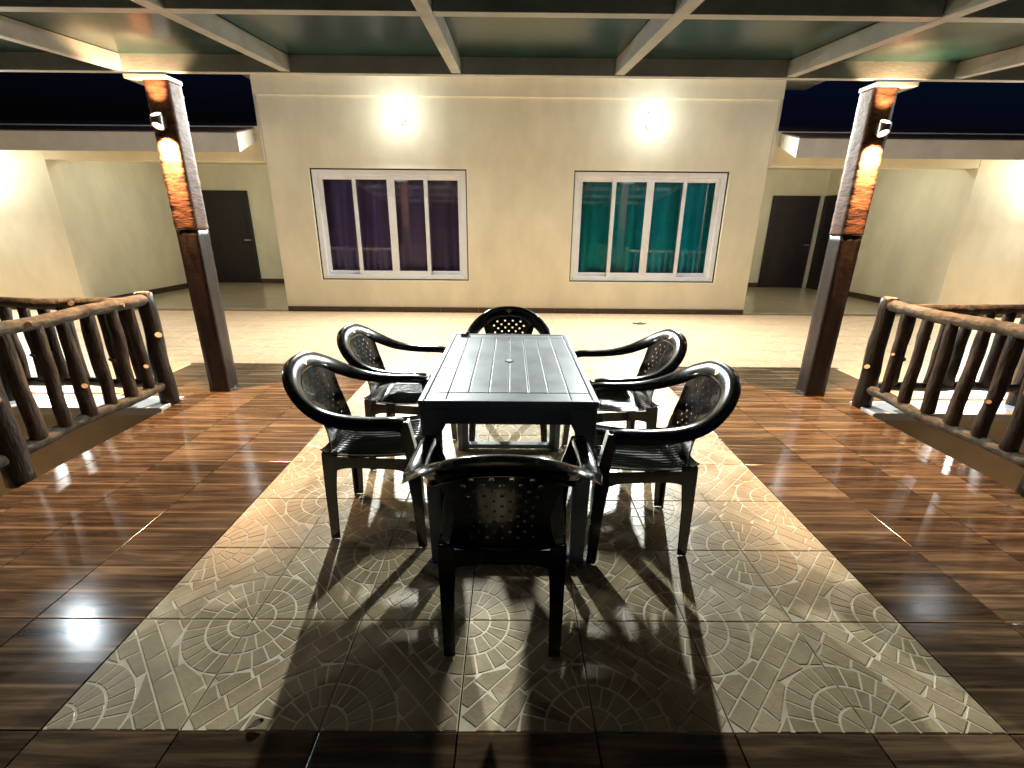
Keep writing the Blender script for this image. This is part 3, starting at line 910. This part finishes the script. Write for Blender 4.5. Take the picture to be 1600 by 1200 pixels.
# ------------------------------------------------------------------ plastic armchair (front is +Y)
def catmull(pts, n):
    P = [Vector(p) for p in pts]
    P = [P[0]*2-P[1]]+P+[P[-1]*2-P[-2]]
    out = []
    for i in range(1, len(P)-2):
        for k in range(n):
            t = k/n
            a, b, c_, d = P[i-1], P[i], P[i+1], P[i+2]
            out.append(0.5*((2*b)+(c_-a)*t+(2*a-5*b+4*c_-d)*t*t+(3*b-a-3*c_+d)*t*t*t))
    out.append(P[-2])
    return out
half = [  # x, y, z, width, outward tilt of the band (0 upright in the back .. 1 flat on the arm)
    (0.0, -.325, .795, .086, .10), (.095, -.318, .785, .086, .13), (.172, -.290, .752, .084, .25), (.228, -.238, .708, .080, .45),
    (.264, -.165, .668, .072, .72), (.281, -.075, .645, .062, .92), (.286, .030, .637, .056, 1.0), (.283, .125, .637, .054, 1.0), (.280, .168, .630, .052, 1.0)]
def make_chair(label):
    root = empty('plastic_armchair', (0, 0, 0)); tag(root, label, 'chair', 'black plastic armchairs around the table')
    full = [(-a, b, c_, w_, t_) for a, b, c_, w_, t_ in half[:0:-1]]+half
    c5 = catmull([(a, b, c_) for a, b, c_, _, _ in full], 6)
    wt = catmull([(w_, t_, 0) for _, _, _, w_, t_ in full], 6)
    rings = []
    inner = []
    for i, p in enumerate(c5):
        tg = (c5[min(i+1, len(c5)-1)]-c5[max(i-1, 0)]).normalized()
        wd, tl = wt[i].x, max(0, min(1, wt[i].y))
        # outward horizontal direction
        o_h = Vector((tg.y, -tg.x, 0)).normalized()
        upv = Vector((0, 0, 1))
        Wv = (upv*(1-tl)*.92+o_h*(.42+.58*tl))
        Wv = (Wv-tg*Wv.dot(tg)).normalized()
        N = tg.cross(Wv).normalized()
        if N.z < 0 and tl > .5: N = -N
        inw = -o_h
        if tl <= .5 and N.dot(inw) < 0: N = -N
        s = [(-.5, -.017), (-.5, -.004), (-.43, .003), (-.22, .0065), (0, .0078), (.22, .0068), (.43, .002), (.5, -.007), (.5, -.024),
             (.455, -.024), (.44, -.009), (.3, -.003), (0, .001), (-.3, -.001), (-.44, -.006), (-.45, -.017)]
        rings.append([p+Wv*(a*wd)+N*(b*(1+.65*tl) if b < -.015 else b) for a, b in s])
        inner.append((p, Wv, N, wd))
    bm = bmesh.new()
    b = MB().rings(rings, smooth=True)
    bm.from_mesh(b.mesh('t', 'plastic'))
    bm_build(bm, 'arm_band', 'plastic', root, True, 50)
    # backrest panel with rows of round holes
    mid = len(c5)//2
    def band_in(x):
        best = min(range(len(c5)), key=lambda i: abs(c5[i].x-x) + (0 if c5[i].z > .66 else 9))
        i0 = best if c5[best].x <= x or best == 0 else best-1
        i1 = min(i0+1, len(c5)-1)
        t = (x-c5[i0].x)/max(1e-6, c5[i1].x-c5[i0].x)
        t = max(0, min(1, t))
        A = c5[i0]-inner[i0][1]*(inner[i0][3]*.36); B_ = c5[i1]-inner[i1][1]*(inner[i1][3]*.36)
        return A.lerp(B_, t)
    def wid(t):
        ks = [(0, .188), (.15, .176), (.35, .155), (.6, .145), (.8, .152), (1, .172)]
        for (a, wa), (b_, wb_) in zip(ks, ks[1:]):
            if t <= b_: return wa+(wb_-wa)*(t-a)/(b_-a)
        return ks[-1][1]
    def P(s, t):
        x = s*wid(t)
        top = band_in(s*wid(0)*.98)
        top = Vector((x, top.y, top.z))
        bot = Vector((x, -.205+.9*x*x, .418))
        q = top.lerp(bot, t)
        q.y += .018*math.sin(math.pi*min(1, t*1.05))-.006*math.sin(math.pi*t*2)
        return q
    nx, nz = 13, 15
    v = {}; V = []; Fc = []
    def vid(s, t):
        k = (round(s, 5), round(t, 5))
        if k not in v: v[k] = len(V); V.append(P(s, t))
        return v[k]
    for j in range(nz):
        for i in range(nx):
            s0, s1 = -1+2*i/nx, -1+2*(i+1)/nx
            t0, t1 = j/nz, (j+1)/nz
            sm, tm = (s0+s1)/2, (t0+t1)/2
            per = [(s0, t0), (sm, t0), (s1, t0), (s1, tm), (s1, t1), (sm, t1), (s0, t1), (s0, tm)]
            pid = [vid(*q) for q in per]
            hole = (i+j) % 2 == 0 and 2 <= i <= nx-3 and 1 <= j <= nz-3
            if hole:
                base = len(V)
                for k in range(8):
                    a = math.atan2(per[k][1]-tm, per[k][0]-sm) if False else (-.75*math.pi+k*math.pi/4)
                    V.append(P(sm+math.cos(a)*(s1-s0)*.27, tm+math.sin(a)*(t1-t0)*.27))
                for k in range(8):
                    Fc.append((pid[k], pid[(k+1) % 8], base+(k+1) % 8, base+k))
            else:
                Fc.append(tuple(pid))
    bm = bmesh.new(); bm.from_mesh(MB().add(V, Fc, 0, True).mesh('t', 'plastic'))
    bmesh.ops.recalc_face_normals(bm, faces=bm.faces[:])
    bmesh.ops.solidify(bm, geom=bm.faces[:], thickness=.005)
    bm_build(bm, 'backrest', 'plastic', root, True, 38)
    # dished seat with ridges running front to back
    nx, ny = 84, 18
    V = []
    hw = lambda y: .196+.030*((y+.21)/.42)
    for j in range(ny+1):
        t = j/ny
        y = -.215+.43*t
        for i in range(nx+1):
            s = -1+2*i/nx
            x = s*hw(y)
            z = .424-.012*math.sin(math.pi*min(1, t*1.15))+.016*abs(s)**5+.010*t
            if t > .86: z -= .030*((t-.86)/.14)**2
            if t < .12: z += .022*((.12-t)/.12)**2
            edge = max(0, min(1, (0.86-abs(s))/.08))*max(0, min(1, (t-.10)/.08))*max(0, min(1, (.95-t)/.05))
            z += .0022*1.5*edge*math.sin(s*2*math.pi*8.5)
            V.append((x, y+.012*(1-s*s)*t, z))
    Fc = [(j*(nx+1)+i, j*(nx+1)+i+1, (j+1)*(nx+1)+i+1, (j+1)*(nx+1)+i) for j in range(ny) for i in range(nx)]
    bm = bmesh.new(); bm.from_mesh(MB().add(V, Fc, 0, True).mesh('t', 'plastic'))
    bmesh.ops.solidify(bm, geom=bm.faces[:], thickness=.005)
    bm_build(bm, 'seat', 'plastic', root, True, 45)
    # apron arching into the legs
    bm = bmesh.new()
    cor = [(-.197, -.212), (.197, -.212), (.229, .212), (-.229, .212)]
    for k in range(4):
        a, b_ = Vector(cor[k]), Vector(cor[(k+1) % 4])
        if k == 1 or k == 3 or k == 0 or k == 2:
            n = 16; prev = None
            for q in range(n+1):
                t = q/n
                p = a.lerp(b_, t)
                dz = .045+.075*(abs(2*t-1)**5)
                zt_ = .425 if k != 2 else .412
                u1 = bm.verts.new((p.x, p.y, zt_)); u2 = bm.verts.new((p.x*1.005, p.y*1.005, .42-dz))
                if prev: bm.faces.new((prev[0], u1, u2, prev[1]))
                prev = (u1, u2)
    bmesh.ops.remove_doubles(bm, verts=bm.verts[:], dist=.0005)
    bmesh.ops.recalc_face_normals(bm, faces=bm.faces[:])
    bmesh.ops.solidify(bm, geom=bm.faces[:], thickness=.005)
    bm_build(bm, 'apron', 'plastic', root, True, 40)
    for sx in (-1, 1):
        mb = MB()
        lleg(mb, [(sx*.196, -.222, 0, sx, -1, .038, .040, .010), (sx*.199, -.219, .25, sx, -1, .046, .050, .008), (sx*.200, -.216, .40, sx, -1, .056, .066, .007), (sx*.200, -.214, .445, sx, -1, .050, .070, .006)])
        mb.build('leg', 'plastic', root, 35)
        mb = MB()
        lleg(mb, [(sx*.262, .232, 0, sx, 1, .040, .040, .010), (sx*.252, .224, .22, sx, 1, .046, .048, .008), (sx*.245, .218, .36, sx, 1, .060, .060, .007), (sx*.252, .212, .44, sx, 1, .052, .050, .007), (sx*.280, .198, .56, sx, 1, .044, .044, .007), (sx*.302, .190, .633, sx, 1, .048, .048, .007)])
        mb.build('leg', 'plastic', root, 35)
    # small gold heart sticker near the top of the band
    p, Wv, N, wd = inner[mid]
    hp_ = []
    for k in range(20):
        t = 2*math.pi*k/20
        hp_.append((.019*math.sin(t)**3, (13*math.cos(t)-5*math.cos(2*t)-2*math.cos(3*t)-math.cos(4*t))*.0012))
    tgx = Vector((1, 0, 0))
    st = [[p+tgx*a+Wv*b+N*h for a, b in hp_] for h in (.0074, .0094)]
    MB().rings(st, smooth=False).build('gold_sticker', 'gold', root)
    return root

chair0 = make_chair('x')
spots = [
    (-0.020, 1.405, 0.0, 'black plastic armchair nearest the camera with its back turned'),
    (-0.010, 3.02, math.pi, 'black plastic armchair at the far end of the table facing the camera'),
    (-0.605, 2.005, -math.pi/2+.02, 'black plastic armchair on the left side of the table, nearer one'),
    (-0.595, 2.625, -math.pi/2-.06, 'black plastic armchair on the left side of the table, farther one'),
    (0.572, 1.90, math.pi/2-.02, 'black plastic armchair on the right side of the table, nearer one'),
    (0.590, 2.545, math.pi/2+.05, 'black plastic armchair on the right side of the table, farther one'),
]
for k, (x, y, rz, lb) in enumerate(spots):
    o = chair0 if k == 0 else copy_tree(chair0)
    o.location = (x, y, 0.0025); o.rotation_euler = (0, 0, rz); o['label'] = lb

# ------------------------------------------------------------------ small things on the ground
def leaf(x, y, L, rz, label):
    n = 10
    pts = [(L*(k/n-.5), .22*L*math.sin(math.pi*k/n)**.8) for k in range(n+1)]
    v = [(a, b, .006+.006*math.sin(a*60)) for a, b in pts]+[(a, -b, .004+.005*math.cos(a*70)) for a, b in pts[1:-1]][::-1]
    bm = bmesh.new(); bm.from_mesh(MB().add(v, [tuple(range(len(v)))]).mesh('t', 'leaf'))
    bmesh.ops.triangulate(bm, faces=bm.faces[:]); bmesh.ops.solidify(bm, geom=bm.faces[:], thickness=.002)
    o = bm_build(bm, 'dry_leaf', 'leaf', None, False); o.location = (x, y, .004); o.rotation_euler = (0, 0, rz)
    tag(o, label, 'leaf')
leaf(1.95, 6.9, .24, .1, 'dry dark leaf lying on the pale courtyard tiles')
leaf(-.73, .955, .045, .5, 'tiny dark leaf scrap at the front edge of the relief tiles')
